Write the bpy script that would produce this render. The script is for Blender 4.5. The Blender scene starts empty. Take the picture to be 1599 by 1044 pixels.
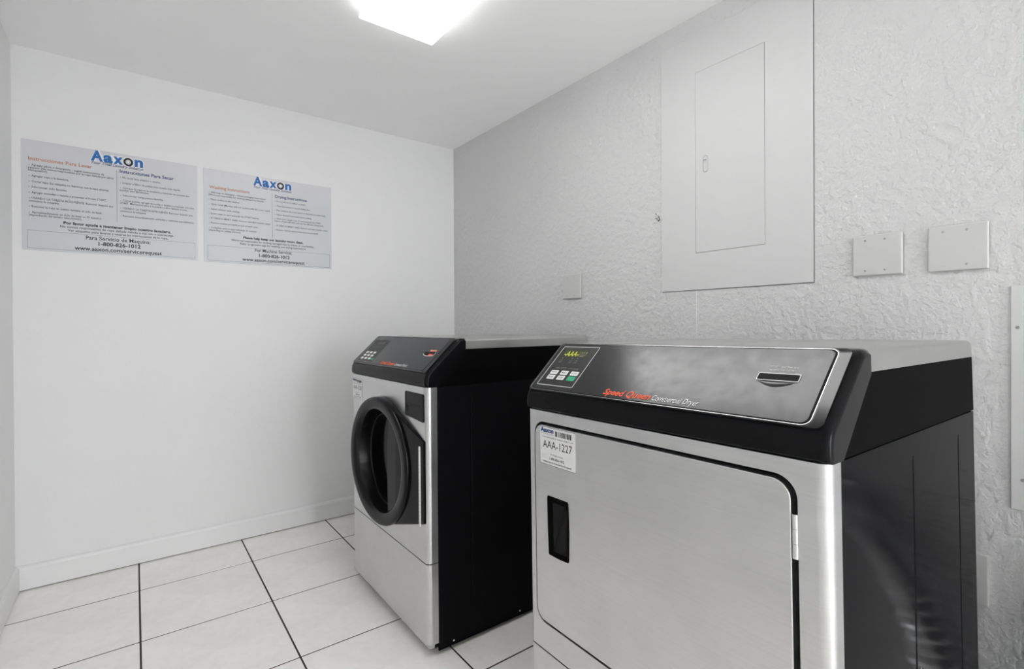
import bpy, bmesh, math, random
from mathutils import Matrix, Vector

random.seed(4)
S = bpy.context.scene
COL = S.collection

# ------------------------------------------------------------ camera, world, light, exposure
YAW, PITCH, ROLL = 0.6459, -0.0044, -0.0050
CAM = Vector((-1.6692, -2.8168, 1.0711))
fwd = Vector((math.sin(YAW) * math.cos(PITCH), math.cos(YAW) * math.cos(PITCH), math.sin(PITCH)))
rt = Vector((math.cos(YAW), -math.sin(YAW), 0))
up = rt.cross(fwd)
r2 = rt * math.cos(ROLL) + up * math.sin(ROLL)
u2 = up * math.cos(ROLL) - rt * math.sin(ROLL)
cd = bpy.data.cameras.new('camera')
cam = bpy.data.objects.new('camera', cd)
COL.objects.link(cam)
cam.matrix_world = Matrix(((r2.x, u2.x, -fwd.x, CAM.x), (r2.y, u2.y, -fwd.y, CAM.y), (r2.z, u2.z, -fwd.z, CAM.z), (0, 0, 0, 1)))
cd.sensor_fit = 'HORIZONTAL'
cd.sensor_width = 36.0
cd.lens = 777.976 / 1599 * 36.0
cd.shift_x = 3.24 / 1599
cd.shift_y = -11.10 / 1599
cd.clip_start = 0.02
S.camera = cam

W = bpy.data.worlds.new('world')
S.world = W
W.use_nodes = True
W.node_tree.nodes['Background'].inputs[1].default_value = 12.0
W.node_tree.nodes['Background'].inputs[0].default_value = (0.955, 0.98, 1, 1)

LAMP_STRENGTH = 7.6
# fill daylight comes through an unseen doorway added behind the camera; the portal only guides its sampling
FILL_DOOR_X0, FILL_DOOR_X1, FILL_DOOR_H, YF = -1.35, -0.15, 2.08, -6.0
pl = bpy.data.lights.new('doorway_portal', 'AREA')
pl.shape = 'RECTANGLE'
pl.size, pl.size_y = FILL_DOOR_X1 - FILL_DOOR_X0, FILL_DOOR_H
pl.cycles.is_portal = True
po = bpy.data.objects.new('doorway_portal', pl)
COL.objects.link(po)
po.location = ((FILL_DOOR_X0 + FILL_DOOR_X1) / 2, YF - 0.06, FILL_DOOR_H / 2)
po.rotation_euler = (math.radians(90), 0, 0)
S.view_settings.view_transform = 'Standard'
S.view_settings.look = 'None'
S.view_settings.gamma = 1.0
S.view_settings.use_curve_mapping = False
S.view_settings.exposure = -0.16
S.cycles.use_denoising = True
S.cycles.max_bounces = 16
S.cycles.diffuse_bounces = 10
S.cycles.glossy_bounces = 6
S.cycles.sample_clamp_indirect = 8.0

# ------------------------------------------------------------ materials
def new_mat(name):
    m = bpy.data.materials.new(name)
    m.use_nodes = True
    nt = m.node_tree
    return m, nt, nt.nodes['Principled BSDF']

def pbr(name, col, rough=0.5, metal=0.0, spec=0.5, coat=0.0, emis=None, es=0.0):
    m, nt, b = new_mat(name)
    b.inputs['Base Color'].default_value = (*col, 1)
    b.inputs['Roughness'].default_value = rough
    b.inputs['Metallic'].default_value = metal
    b.inputs['Specular IOR Level'].default_value = spec
    b.inputs['Coat Weight'].default_value = coat
    if emis:
        b.inputs['Emission Color'].default_value = (*emis, 1)
        b.inputs['Emission Strength'].default_value = es
    return m

def N(nt, t, **kw):
    n = nt.nodes.new(t)
    for k, v in kw.items():
        setattr(n, k, v)
    return n

def noise(nt, scale, detail=4, rough=0.5, stretch=None, coord='Object'):
    tc = N(nt, 'ShaderNodeTexCoord')
    n = N(nt, 'ShaderNodeTexNoise')
    n.inputs['Scale'].default_value = scale
    n.inputs['Detail'].default_value = detail
    n.inputs['Roughness'].default_value = rough
    if stretch:
        mp = N(nt, 'ShaderNodeMapping')
        mp.inputs['Scale'].default_value = stretch
        nt.links.new(tc.outputs[coord], mp.inputs['Vector'])
        nt.links.new(mp.outputs[0], n.inputs['Vector'])
    else:
        nt.links.new(tc.outputs[coord], n.inputs['Vector'])
    return n

def ramp(nt, src, c0, c1, p0=0.3, p1=0.7):
    r = N(nt, 'ShaderNodeValToRGB')
    r.color_ramp.elements[0].position = p0
    r.color_ramp.elements[1].position = p1
    r.color_ramp.elements[0].color = (*c0, 1)
    r.color_ramp.elements[1].color = (*c1, 1)
    nt.links.new(src, r.inputs[0])
    return r

def bump(nt, b, src, strength, dist):
    bp = N(nt, 'ShaderNodeBump')
    bp.inputs['Strength'].default_value = strength
    bp.inputs['Distance'].default_value = dist
    nt.links.new(src, bp.inputs['Height'])
    nt.links.new(bp.outputs[0], b.inputs['Normal'])

def wall_mat(name, col, scale, dist, strength):
    m, nt, b = new_mat(name)
    b.inputs['Roughness'].default_value = 0.55
    b.inputs['Specular IOR Level'].default_value = 0.3
    n1 = noise(nt, 3.0, 3)
    r = ramp(nt, n1.outputs[0], tuple(c * 0.985 for c in col), col)
    nt.links.new(r.outputs[0], b.inputs['Base Color'])
    n2 = noise(nt, scale, 3, 0.55)
    n3 = noise(nt, scale * 2.6, 2, 0.5)
    r2_ = ramp(nt, n2.outputs[0], (0, 0, 0), (1, 1, 1), 0.40, 0.62)
    mx = N(nt, 'ShaderNodeMix', data_type='FLOAT')
    mx.inputs[0].default_value = 0.35
    nt.links.new(r2_.outputs[0], mx.inputs[2])
    nt.links.new(n3.outputs[0], mx.inputs[3])
    bump(nt, b, mx.outputs[0], strength, dist)
    return m

def steel_mat(name, col, rough, axis):
    m, nt, b = new_mat(name)
    b.inputs['Metallic'].default_value = 0.97
    st = {'y': (3, 1.2, 160), 'z': (3, 160, 1.2), 'x': (1.2, 160, 3)}[axis]
    n1 = noise(nt, 4.0, 3, 0.5, st)
    n2 = noise(nt, 7.0, 5, 0.6)
    mx = N(nt, 'ShaderNodeMix', data_type='FLOAT')
    mx.inputs[0].default_value = 0.62
    nt.links.new(n1.outputs[0], mx.inputs[2])
    nt.links.new(n2.outputs[0], mx.inputs[3])
    r = ramp(nt, mx.outputs[0], tuple(c * 0.92 for c in col), tuple(min(1, c * 1.04) for c in col), 0.35, 0.65)
    nt.links.new(r.outputs[0], b.inputs['Base Color'])
    r3 = ramp(nt, mx.outputs[0], (rough * 0.85,) * 3, (rough * 1.15,) * 3)
    nt.links.new(r3.outputs[0], b.inputs['Roughness'])
    return m

M = {}
M['wall'] = wall_mat('wall_paint', (0.775, 0.775, 0.775), 26, 0.003, 0.10)
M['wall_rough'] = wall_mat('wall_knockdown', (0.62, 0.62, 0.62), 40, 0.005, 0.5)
M['ceiling'] = wall_mat('ceiling_paint', (0.94, 0.94, 0.94), 30, 0.002, 0.06)
M['trim'] = pbr('trim_paint', (0.77, 0.77, 0.77), 0.4)
M['panel_paint'] = pbr('panel_paint', (0.615, 0.615, 0.615), 0.45)
M['plate'] = pbr('plate_plastic', (0.57, 0.57, 0.565), 0.4)
M['grout'] = pbr('grout', (0.045, 0.038, 0.033), 0.9)
M['crack'] = pbr('crack', (0.10, 0.10, 0.10), 0.9)  # dark joints and cracks, also the panel's painted edge shadow
m, nt, b = new_mat('floor_tile_glaze')
b.inputs['Roughness'].default_value = 0.32
n1 = noise(nt, 5, 5, 0.6)
n2 = noise(nt, 28, 4, 0.6)
mx = N(nt, 'ShaderNodeMix', data_type='FLOAT')
mx.inputs[0].default_value = 0.4
nt.links.new(n1.outputs[0], mx.inputs[2])
nt.links.new(n2.outputs[0], mx.inputs[3])
r = ramp(nt, mx.outputs[0], (0.87, 0.835, 0.80), (0.945, 0.93, 0.91), 0.33, 0.6)
nt.links.new(r.outputs[0], b.inputs['Base Color'])
M['tile'] = m
M['steel'] = steel_mat('brushed_steel', (0.66, 0.66, 0.66), 0.34, 'y')
M['steel_top'] = steel_mat('brushed_steel_top', (0.52, 0.52, 0.51), 0.30, 'x')
m, nt, b = new_mat('black_plastic')
b.inputs['Base Color'].default_value = (0.006, 0.006, 0.007, 1)
b.inputs['Roughness'].default_value = 0.16
b.inputs['Specular IOR Level'].default_value = 0.12
M['black'] = m
M['black_matte'] = pbr('black_textured_plastic', (0.003, 0.003, 0.003), 0.55, spec=0.02)
M['side'] = pbr('black_enamel', (0.008, 0.008, 0.009), 0.09, spec=0.016)
m, nt, b = new_mat('console_overlay')
b.inputs['Base Color'].default_value = (0.012, 0.0125, 0.015, 1)
n1 = noise(nt, 40, 4, 0.6)
r = ramp(nt, n1.outputs[0], (0.14,) * 3, (0.24,) * 3)
nt.links.new(r.outputs[0], b.inputs['Roughness'])
b.inputs['Specular IOR Level'].default_value = 0.5
M['overlay'] = m
M['gloss'] = pbr('gloss_black_rim', (0.006, 0.006, 0.007), 0.1)
M['pad'] = pbr('keypad_overlay', (0.008, 0.008, 0.009), 0.4)
M['rubber'] = pbr('black_rubber', (0.005, 0.005, 0.005), 0.7, spec=0.2)
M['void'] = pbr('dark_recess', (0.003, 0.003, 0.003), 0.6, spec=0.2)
M['glass'] = pbr('dark_door_glass', (0.002, 0.002, 0.002), 0.06, spec=0.06)
M['ring'] = pbr('door_ring_plastic', (0.005, 0.005, 0.006), 0.2, spec=0.22)
M['chrome'] = pbr('bright_metal', (0.75, 0.75, 0.75), 0.22, 1.0)
M['screw'] = pbr('screw_metal', (0.45, 0.45, 0.45), 0.35, 1.0)
M['foil'] = pbr('duct_foil', (0.75, 0.75, 0.76), 0.25, 1.0)
M['white_line'] = pbr('white_print', (0.72, 0.72, 0.73), 0.5)
M['key'] = pbr('white_key', (0.80, 0.80, 0.79), 0.45)
M['green'] = pbr('green_key', (0.02, 0.40, 0.20), 0.45)
M['display'] = pbr('display_window', (0.035, 0.04, 0.005), 0.25)
M['digit'] = pbr('lit_digits', (0.3, 0.35, 0.02), 0.4, emis=(0.55, 0.62, 0.05), es=0.45)
M['digit_dim'] = pbr('unlit_digits', (0.22, 0.22, 0.19), 0.4)
M['red'] = pbr('red_print', (0.74, 0.09, 0.03), 0.45)
M['label'] = pbr('label_stock', (0.80, 0.80, 0.80), 0.4)
M['ink'] = pbr('black_ink', (0.012, 0.012, 0.014), 0.5)
M['grey_ink'] = pbr('grey_ink', (0.16, 0.16, 0.17), 0.5)
M['text_ink'] = pbr('text_ink', (0.05, 0.055, 0.075), 0.5)
M['navy'] = pbr('navy_ink', (0.015, 0.05, 0.16), 0.5)
M['blue'] = pbr('blue_ink', (0.008, 0.13, 0.42), 0.5)
M['orange'] = pbr('orange_ink', (0.50, 0.22, 0.15), 0.5)
m, nt, b = new_mat('poster_stock')
b.inputs['Roughness'].default_value = 0.35
tc = N(nt, 'ShaderNodeTexCoord')
sp = N(nt, 'ShaderNodeSeparateXYZ')
nt.links.new(tc.outputs['Object'], sp.inputs[0])
r = ramp(nt, sp.outputs['Z'], (0.58, 0.60, 0.625), (0.62, 0.615, 0.64), 0.33, 0.42)
nt.links.new(r.outputs[0], b.inputs['Base Color'])
M['poster'] = m
M['halo'] = pbr('white_halo', (0.78, 0.80, 0.82), 0.4)
m, nt, b = new_mat('lamp_lens')
b.inputs['Base Color'].default_value = (0.9, 0.9, 0.9, 1)
b.inputs['Emission Color'].default_value = (1, 0.995, 0.985, 1)
b.inputs['Emission Strength'].default_value = LAMP_STRENGTH
M['lens'] = m
M['lens_side'] = pbr('lamp_lens_side', (0.9, 0.9, 0.9), 0.4, emis=(1, 1, 1), es=4.0)
M['lamp_body'] = pbr('lamp_body', (0.85, 0.85, 0.85), 0.4)

# ------------------------------------------------------------ helpers
def link(name, bm, mat, parent=None, smooth=False):
    bmesh.ops.recalc_face_normals(bm, faces=bm.faces)
    me = bpy.data.meshes.new(name)
    bm.to_mesh(me)
    bm.free()
    if smooth:
        for p in me.polygons:
            p.use_smooth = True
        try:
            me.set_sharp_from_angle(angle=math.radians(38))
        except Exception:
            pass
    me.materials.append(mat)
    o = bpy.data.objects.new(name, me)
    COL.objects.link(o)
    if smooth:
        wn = o.modifiers.new('weighted_normal', 'WEIGHTED_NORMAL')
        wn.keep_sharp = True
        wn.weight = 100
    if parent:
        o.parent = parent
    return o

def thing(name, label, cat, loc=(0, 0, 0), rot=(0, 0, 0), group=None):
    o = bpy.data.objects.new(name, None)
    o.empty_display_size = 0.1
    COL.objects.link(o)
    o.location = loc
    o.rotation_euler = rot
    o['label'] = label
    o['category'] = cat
    if group:
        o['group'] = group
    return o

def struct(name, bm, mat, smooth=False):
    o = link(name, bm, mat, None, smooth)
    o['kind'] = 'structure'
    return o

def ident(x, y, z):
    return (x, y, z)

def box(bm, lo, hi, f=ident, bev=0.0, seg=2):
    vs = [bm.verts.new(f(x, y, z)) for x in (lo[0], hi[0]) for y in (lo[1], hi[1]) for z in (lo[2], hi[2])]
    q = [(0, 1, 3, 2), (4, 6, 7, 5), (0, 4, 5, 1), (2, 3, 7, 6), (0, 2, 6, 4), (1, 5, 7, 3)]
    fs = [bm.faces.new([vs[i] for i in k]) for k in q]
    if bev:
        es = list({e for g in fs for e in g.edges})
        bmesh.ops.bevel(bm, geom=es, offset=bev, segments=seg, profile=0.5, affect='EDGES')
    return vs

def offset_loop(pts, d):
    """inset a counter-clockwise 2D loop by d"""
    n = len(pts)
    out = []
    for i in range(n):
        p0, p1, p2 = Vector(pts[i - 1]), Vector(pts[i]), Vector(pts[(i + 1) % n])
        a = (p1 - p0).normalized()
        c = (p2 - p1).normalized()
        na, nc = Vector((-a.y, a.x)), Vector((-c.y, c.x))
        nn = (na + nc)
        k = 1 + na.dot(nc)
        nn = nn / max(k, 0.25)
        out.append((p1.x + nn.x * d, p1.y + nn.y * d))
    return out

def rrect(a0, a1, b0, b1, r, n=6):
    """counter-clockwise rounded rectangle"""
    pts = []
    for cx, cy, s in ((a1 - r, b0 + r, -90), (a1 - r, b1 - r, 0), (a0 + r, b1 - r, 90), (a0 + r, b0 + r, 180)):
        for k in range(n + 1):
            t = math.radians(s + 90 * k / n)
            pts.append((cx + r * math.cos(t), cy + r * math.sin(t)))
    return pts

def slab(bm, loop, f, d0, d1, cham=0.0, seg=1, back=True):
    """plate with outline loop in (a,b); f(a,b,d)->xyz, from depth d0 (back) to d1 (front, chamfered)"""
    rings = [[bm.verts.new(f(a, b_, d0)) for a, b_ in loop]]
    s = 1 if d1 > d0 else -1
    if cham:
        for k in range(seg + 1):
            t = math.pi / 2 * k / seg
            rings.append([bm.verts.new(f(a, b_, d1 - s * cham * (1 - math.sin(t)))) for a, b_ in offset_loop(loop, cham * (1 - math.cos(t)))])
    else:
        rings.append([bm.verts.new(f(a, b_, d1)) for a, b_ in loop])
    n = len(loop)
    for A, B in zip(rings, rings[1:]):
        for i in range(n):
            bm.faces.new((A[i], A[(i + 1) % n], B[(i + 1) % n], B[i]))
    bm.faces.new(rings[-1])
    if back:
        bm.faces.new(list(reversed(rings[0])))

def frame_line(bm, loop, wdt, f, d):
    """flat printed outline of width wdt inside a loop"""
    inn = offset_loop(loop, wdt)
    A = [bm.verts.new(f(a, b_, d)) for a, b_ in loop]
    B = [bm.verts.new(f(a, b_, d)) for a, b_ in inn]
    n = len(A)
    for i in range(n):
        bm.faces.new((A[i], A[(i + 1) % n], B[(i + 1) % n], B[i]))

def cyl(bm, p0, p1, r, n=12, cap=True, r1=None):
    p0, p1 = Vector(p0), Vector(p1)
    ax = (p1 - p0).normalized()
    s = ax.orthogonal().normalized()
    t = ax.cross(s)
    rr = (r, r if r1 is None else r1)
    rg = [[bm.verts.new(p + (s * math.cos(2 * math.pi * k / n) + t * math.sin(2 * math.pi * k / n)) * q) for k in range(n)] for p, q in ((p0, rr[0]), (p1, rr[1]))]
    for k in range(n):
        bm.faces.new((rg[0][k], rg[0][(k + 1) % n], rg[1][(k + 1) % n], rg[1][k]))
    if cap:
        bm.faces.new(rg[1])
        bm.faces.new(list(reversed(rg[0])))

_tc = {}
def glyphs(body, bold=0.0, shear=0.0, res=2):
    key = (body, bold, shear, res)
    if key in _tc:
        return _tc[key]
    cu = bpy.data.curves.new('text', 'FONT')
    cu.body = body
    cu.size = 1.0
    cu.offset = bold
    cu.shear = shear
    cu.resolution_u = res
    cu.fill_mode = 'FRONT'
    o = bpy.data.objects.new('text', cu)
    me = o.to_mesh()
    vs = [(v.co.x, v.co.y) for v in me.vertices]
    fs = [tuple(p.vertices) for p in me.polygons]
    o.to_mesh_clear()
    bpy.data.objects.remove(o)
    bpy.data.curves.remove(cu)
    _tc[key] = (vs, fs)
    return vs, fs

CAPH = 0.70
def put_text(bm, body, a0, b0, a1, h, f, d, bold=0.0, shear=0.0, res=2):
    """text with cap height h, baseline b0, stretched to span a0..a1 (or natural width from a0 if a1 is None)"""
    vs, fs = glyphs(body, bold, shear, res)
    x0 = min(v[0] for v in vs)
    x1 = max(v[0] for v in vs)
    sy = h / CAPH
    sx = sy if a1 is None else (a1 - a0) / (x1 - x0)
    nv = [bm.verts.new(f(a0 + (x - x0) * sx, b0 + y * sy, d)) for x, y in vs]
    for g in fs:
        try:
            bm.faces.new([nv[i] for i in g])
        except ValueError:
            pass

# ------------------------------------------------------------ room shell
XL, H = -2.0608, 2.2155
T = 0.12
def wallbox(name, lo, hi, mat):
    bm = bmesh.new()
    box(bm, lo, hi)
    return struct(name, bm, mat)

wall_right = wallbox('wall_right', (0, YF - T, 0), (T, T, H), M['wall_rough'])
wall_back = wallbox('wall_back', (XL, 0, 0), (0, T, H), M['wall'])
wall_left = wallbox('wall_left', (XL - T, YF - T, 0), (XL, T, H), M['trim'])
bm = bmesh.new()
box(bm, (XL, YF - T, 0), (FILL_DOOR_X0, YF, H))
box(bm, (FILL_DOOR_X1, YF - T, 0), (0, YF, H))
box(bm, (FILL_DOOR_X0, YF - T, FILL_DOOR_H), (FILL_DOOR_X1, YF, H))
bmesh.ops.remove_doubles(bm, verts=bm.verts, dist=1e-5)
wall_front = struct('wall_front', bm, M['wall'])
bm = bmesh.new()
for a0, a1, b0, b1 in ((FILL_DOOR_X0 - 0.06, FILL_DOOR_X0, 0, FILL_DOOR_H + 0.06), (FILL_DOOR_X1, FILL_DOOR_X1 + 0.06, 0, FILL_DOOR_H + 0.06), (FILL_DOOR_X0, FILL_DOOR_X1, FILL_DOOR_H, FILL_DOOR_H + 0.06)):
    box(bm, (a0, YF - 0.001, b0), (a1, YF + 0.012, b1))
struct('door_1', bm, M['trim'])  # frame of the unseen doorway added for fill light
wallbox('ground', (-8, -16, -0.14), (6, YF - T, -0.02), pbr('pavement', (0.75, 0.74, 0.72), 0.8))  # unseen ground added outside, pale to bounce light onto the ceiling
ceiling = wallbox('ceiling', (XL - T, YF - T, H), (T, T, H + T), M['ceiling'])
floor = wallbox('floor', (XL - T, YF - T, -0.1), (T, T, -0.0013), M['grout'])

# floor tiles, one object each
SZ, X1, Y1, G = 0.4136, -1.6595, -0.2914, 0.0028
i0 = math.floor((XL - X1) / SZ)
cache = {}
for i in range(i0, 5):
    for j in range(-1, 15):
        xa, xb = X1 + i * SZ, X1 + (i + 1) * SZ
        yb, ya = Y1 - j * SZ, Y1 - (j + 1) * SZ
        xa, xb = max(xa, XL - 0.004), min(xb, 0.004)
        ya, yb = max(ya, YF), min(yb, 0.001)
        if xb - xa < 0.02 or yb - ya < 0.02:
            continue
        w, l = xb - xa - 2 * G, yb - ya - 2 * G
        k = (round(w, 4), round(l, 4))
        if k not in cache:
            bm = bmesh.new()
            slab(bm, [(-w / 2, -l / 2), (w / 2, -l / 2), (w / 2, l / 2), (-w / 2, l / 2)], ident, -0.008, 0.0, 0.0012)
            o = link('floor_tile', bm, M['tile'], floor)
            cache[k] = o.data
        else:
            o = bpy.data.objects.new('floor_tile', cache[k])
            COL.objects.link(o)
            o.parent = floor
        o.location = ((xa + xb) / 2, (ya + yb) / 2, random.uniform(-0.0004, 0.0))

# baseboards
def baseboard(name, fx, length):
    bm = bmesh.new()
    prof = [(0, 0.0055), (0.014, 0.0055), (0.014, 0.088), (0.011, 0.096), (0.005, 0.101), (0, 0.102)]
    a = [bm.verts.new(fx(p[0], 0, p[1])) for p in prof]
    c = [bm.verts.new(fx(p[0], length, p[1])) for p in prof]
    n = len(prof)
    for k in range(n):
        bm.faces.new((a[k], a[(k + 1) % n], c[(k + 1) % n], c[k]))
    bm.faces.new(a)
    bm.faces.new(c)
    return struct(name, bm, M['trim'])
baseboard('baseboard_back', lambda d, l, z: (XL + l, -d, z), -XL)
baseboard('baseboard_left', lambda d, l, z: (XL + d, -l, z), -YF)

# joint of the wallboard below the electrical panel
bm = bmesh.new()
box(bm, (-0.0007, -1.7562, 0.1), (0.0005, -1.7548, 1.199))
o = struct('trim_1', bm, M['wall'])

# torn plaster spot on the right wall
bm = bmesh.new()
for k, (y, z, r, s) in enumerate([(-1.586, 1.508, 0.010, 1.3), (-1.580, 1.497, 0.008, 1.0), (-1.591, 1.489, 0.009, 0.8), (-1.572, 1.481, 0.007, 1.0), (-1.594, 1.502, 0.006, 1.0)]):
    vs = [bm.verts.new((-0.0045, y + 0.001, z))]
    rim = [bm.verts.new((0.0005, y + r * random.uniform(0.7, 1.2) * math.cos(t), z + s * r * random.uniform(0.7, 1.2) * math.sin(t))) for t in [2 * math.pi * q / 9 for q in range(9)]]
    for q in range(9):
        bm.faces.new((vs[0], rim[q], rim[(q + 1) % 9]))
o = link('plaster_scar', bm, M['wall_rough'], wall_right)
bm = bmesh.new()
for y, z, l, a in [(-1.592, 1.498, 0.013, 70), (-1.594, 1.486, 0.012, 130), (-1.584, 1.492, 0.009, 30), (-1.579, 1.512, 0.006, 80)]:
    ca, sa = math.cos(math.radians(a)), math.sin(math.radians(a))
    v = [bm.verts.new((-0.0052, y - ca * l / 2 + sa * w_, z - sa * l / 2 - ca * w_)) for w_ in (-0.0009, 0.0009)] + [bm.verts.new((-0.0052, y + ca * l / 2, z + sa * l / 2))]
    bm.faces.new(v)
    w2 = [bm.verts.new((p.co.x + 0.004, p.co.y, p.co.z)) for p in v]
    for q in range(3):
        bm.faces.new((v[q], v[(q + 1) % 3], w2[(q + 1) % 3], w2[q]))
link('plaster_crack', bm, M['crack'], wall_right)

# ------------------------------------------------------------ right-wall fittings.  fw(a,b,d): a along -Y, b up, d out of the wall
def wall_map(y0, z0):
    # local coordinates of a thing whose origin sits on the right wall
    return lambda a, b_, d: (-d, -a, b_)

def screw(bm, f, a, b_, d, r=0.003):
    lp = [(a + r * math.cos(2 * math.pi * k / 10), b_ + r * math.sin(2 * math.pi * k / 10)) for k in range(10)]
    slab(bm, lp, f, d - 0.001, d + 0.0012, 0.0006)
    # slot
    box(bm, (a - r * 0.8, b_ - 0.0004, d + 0.0010), (a + r * 0.8, b_ + 0.0004, d + 0.00125), f)

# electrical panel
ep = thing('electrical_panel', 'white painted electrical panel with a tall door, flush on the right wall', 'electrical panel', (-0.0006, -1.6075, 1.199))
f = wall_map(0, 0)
TOP = 2.14 - 1.199
bm = bmesh.new()
# flange with door opening
w = 0.549
da, db, dz0, dz1 = 0.1479, 0.4024, 0.135, 0.8022
th = 0.0032
for (a0, a1, b0, b1) in ((0, da, 0, TOP), (db, w, 0, TOP), (da, db, 0, dz0), (da, db, dz1, TOP)):
    box(bm, (a0, b0, 0.0), (a1, b1, th), f)
bmesh.ops.remove_doubles(bm, verts=bm.verts, dist=1e-5)
link('cover', bm, M['panel_paint'], ep)
bm = bmesh.new()
box(bm, (da - 0.002, dz0 - 0.002, 0.0), (db + 0.002, dz1 + 0.002, 0.0006), f)
link('door_gap', bm, M['crack'], ep)
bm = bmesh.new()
box(bm, (w, -0.0005, 0.0), (w + 0.0016, TOP, 0.0012), f)  # dark strips paint in the cover's edge shadow along the paint gap
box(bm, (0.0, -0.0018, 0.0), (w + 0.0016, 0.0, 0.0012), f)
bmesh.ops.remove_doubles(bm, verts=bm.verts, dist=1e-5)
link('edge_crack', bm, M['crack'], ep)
bm = bmesh.new()
slab(bm, [(da + 0.0006, dz0 + 0.0012), (db - 0.0016, dz0 + 0.0012), (db - 0.0016, dz1 - 0.0008), (da + 0.0006, dz1 - 0.0008)], f, 0.0005, th + 0.0004, 0.0007)
dr = link('door', bm, M['panel_paint'], ep)
bm = bmesh.new()
la, lb = 0.1885, 0.456
lp = rrect(la - 0.009, la + 0.009, lb - 0.030, lb + 0.030, 0.0088, 5)
inn = rrect(la - 0.0068, la + 0.0068, lb - 0.0278, lb + 0.0278, 0.0066, 5)
A = [bm.verts.new(f(a, b_, th)) for a, b_ in lp]
B = [bm.verts.new(f(a, b_, th + 0.0022)) for a, b_ in inn]
C2 = [bm.verts.new(f(a * 0.3 + la * 0.7, b_ * 0.75 + lb * 0.25, th + 0.0012)) for a, b_ in inn]
for L1, L2 in ((A, B), (B, C2)):
    for k in range(len(A)):
        bm.faces.new((L1[k], L1[(k + 1) % len(A)], L2[(k + 1) % len(A)], L2[k]))
bm.faces.new(C2)
box(bm, (la - 0.004, lb + 0.006, th + 0.001), (la + 0.0045, lb + 0.020, th + 0.004), f, 0.0012)
lt = link('latch', bm, M['panel_paint'], dr, True)
bm = bmesh.new()
frame_line(bm, rrect(la - 0.0096, la + 0.0096, lb - 0.0306, lb + 0.0306, 0.0094, 5), 0.0010, f, th + 0.0006)
box(bm, (la - 0.006, lb + 0.0125, th + 0.0041), (la + 0.005, lb + 0.0145, th + 0.0045), f)
bmesh.ops.remove_doubles(bm, verts=bm.verts, dist=1e-6)
link('latch_gap', bm, M['crack'], dr)

# blank cover plates
def cover_plate(y, z, w, h, label, screws, painted=9, thick=0.009):
    o = thing('cover_plate', label, 'wall plate', (0, y, z), group='blank plates on the right wall')
    bm = bmesh.new()
    slab(bm, rrect(0, w, 0, h, 0.003, 3), f, 0.003, thick, 0.0035, 3)
    link('plate', bm, M['plate'], o)
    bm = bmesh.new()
    box(bm, (0.0015, 0.0015, -0.0005), (w - 0.0015, h - 0.0015, 0.0035), f)  # dark box painting in the shade line around the plate's edges
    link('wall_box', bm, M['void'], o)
    for k, (a, b_) in enumerate(screws):
        bm = bmesh.new()
        screw(bm, f, w * a, h * b_, thick, 0.0030)
        link('screw', bm, M['screw'] if k != painted else M['plate'], o)
    return o
SC = [(0.27, 0.13), (0.66, 0.13), (0.27, 0.87), (0.66, 0.87)]
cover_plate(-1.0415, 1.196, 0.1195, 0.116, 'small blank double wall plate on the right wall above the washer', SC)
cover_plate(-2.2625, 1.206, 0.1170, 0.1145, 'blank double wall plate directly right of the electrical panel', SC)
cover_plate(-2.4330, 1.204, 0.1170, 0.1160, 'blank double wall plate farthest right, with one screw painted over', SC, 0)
op = thing('receptacle_plate', 'off-white receptacle plate low on the wall behind the dryer', 'wall plate', (0, -2.432, 0.3765))
bm = bmesh.new()
slab(bm, rrect(0, 0.1175, 0, 0.1255, 0.003, 3), f, -0.001, 0.012, 0.003, 3)
link('plate', bm, M['plate'], op)
bm = bmesh.new()
slab(bm, [(0.058 + 0.022 * math.cos(2 * math.pi * k / 20), 0.063 + 0.022 * math.sin(2 * math.pi * k / 20)) for k in range(20)], f, 0.011, 0.0135, 0.001)
link('socket', bm, M['black_matte'], op)

# access board with screws
ab = thing('access_board', 'white painted board screwed to the wall at the right edge of the photo', 'board', (0, -2.5872, 0.629))
bm = bmesh.new()
slab(bm, [(0, 0), (0.42, 0), (0.42, 0.53), (0, 0.53)], f, -0.001, 0.0055, 0.0012)
link('panel', bm, M['panel_paint'], ab)
for a, b_ in ((0.0125, 0.4308), (0.0205, 0.0717), (0.395, 0.43), (0.395, 0.072)):
    bm = bmesh.new()
    screw(bm, f, a, b_, 0.0055, 0.0042)
    link('screw', bm, M['screw'], ab)

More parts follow.
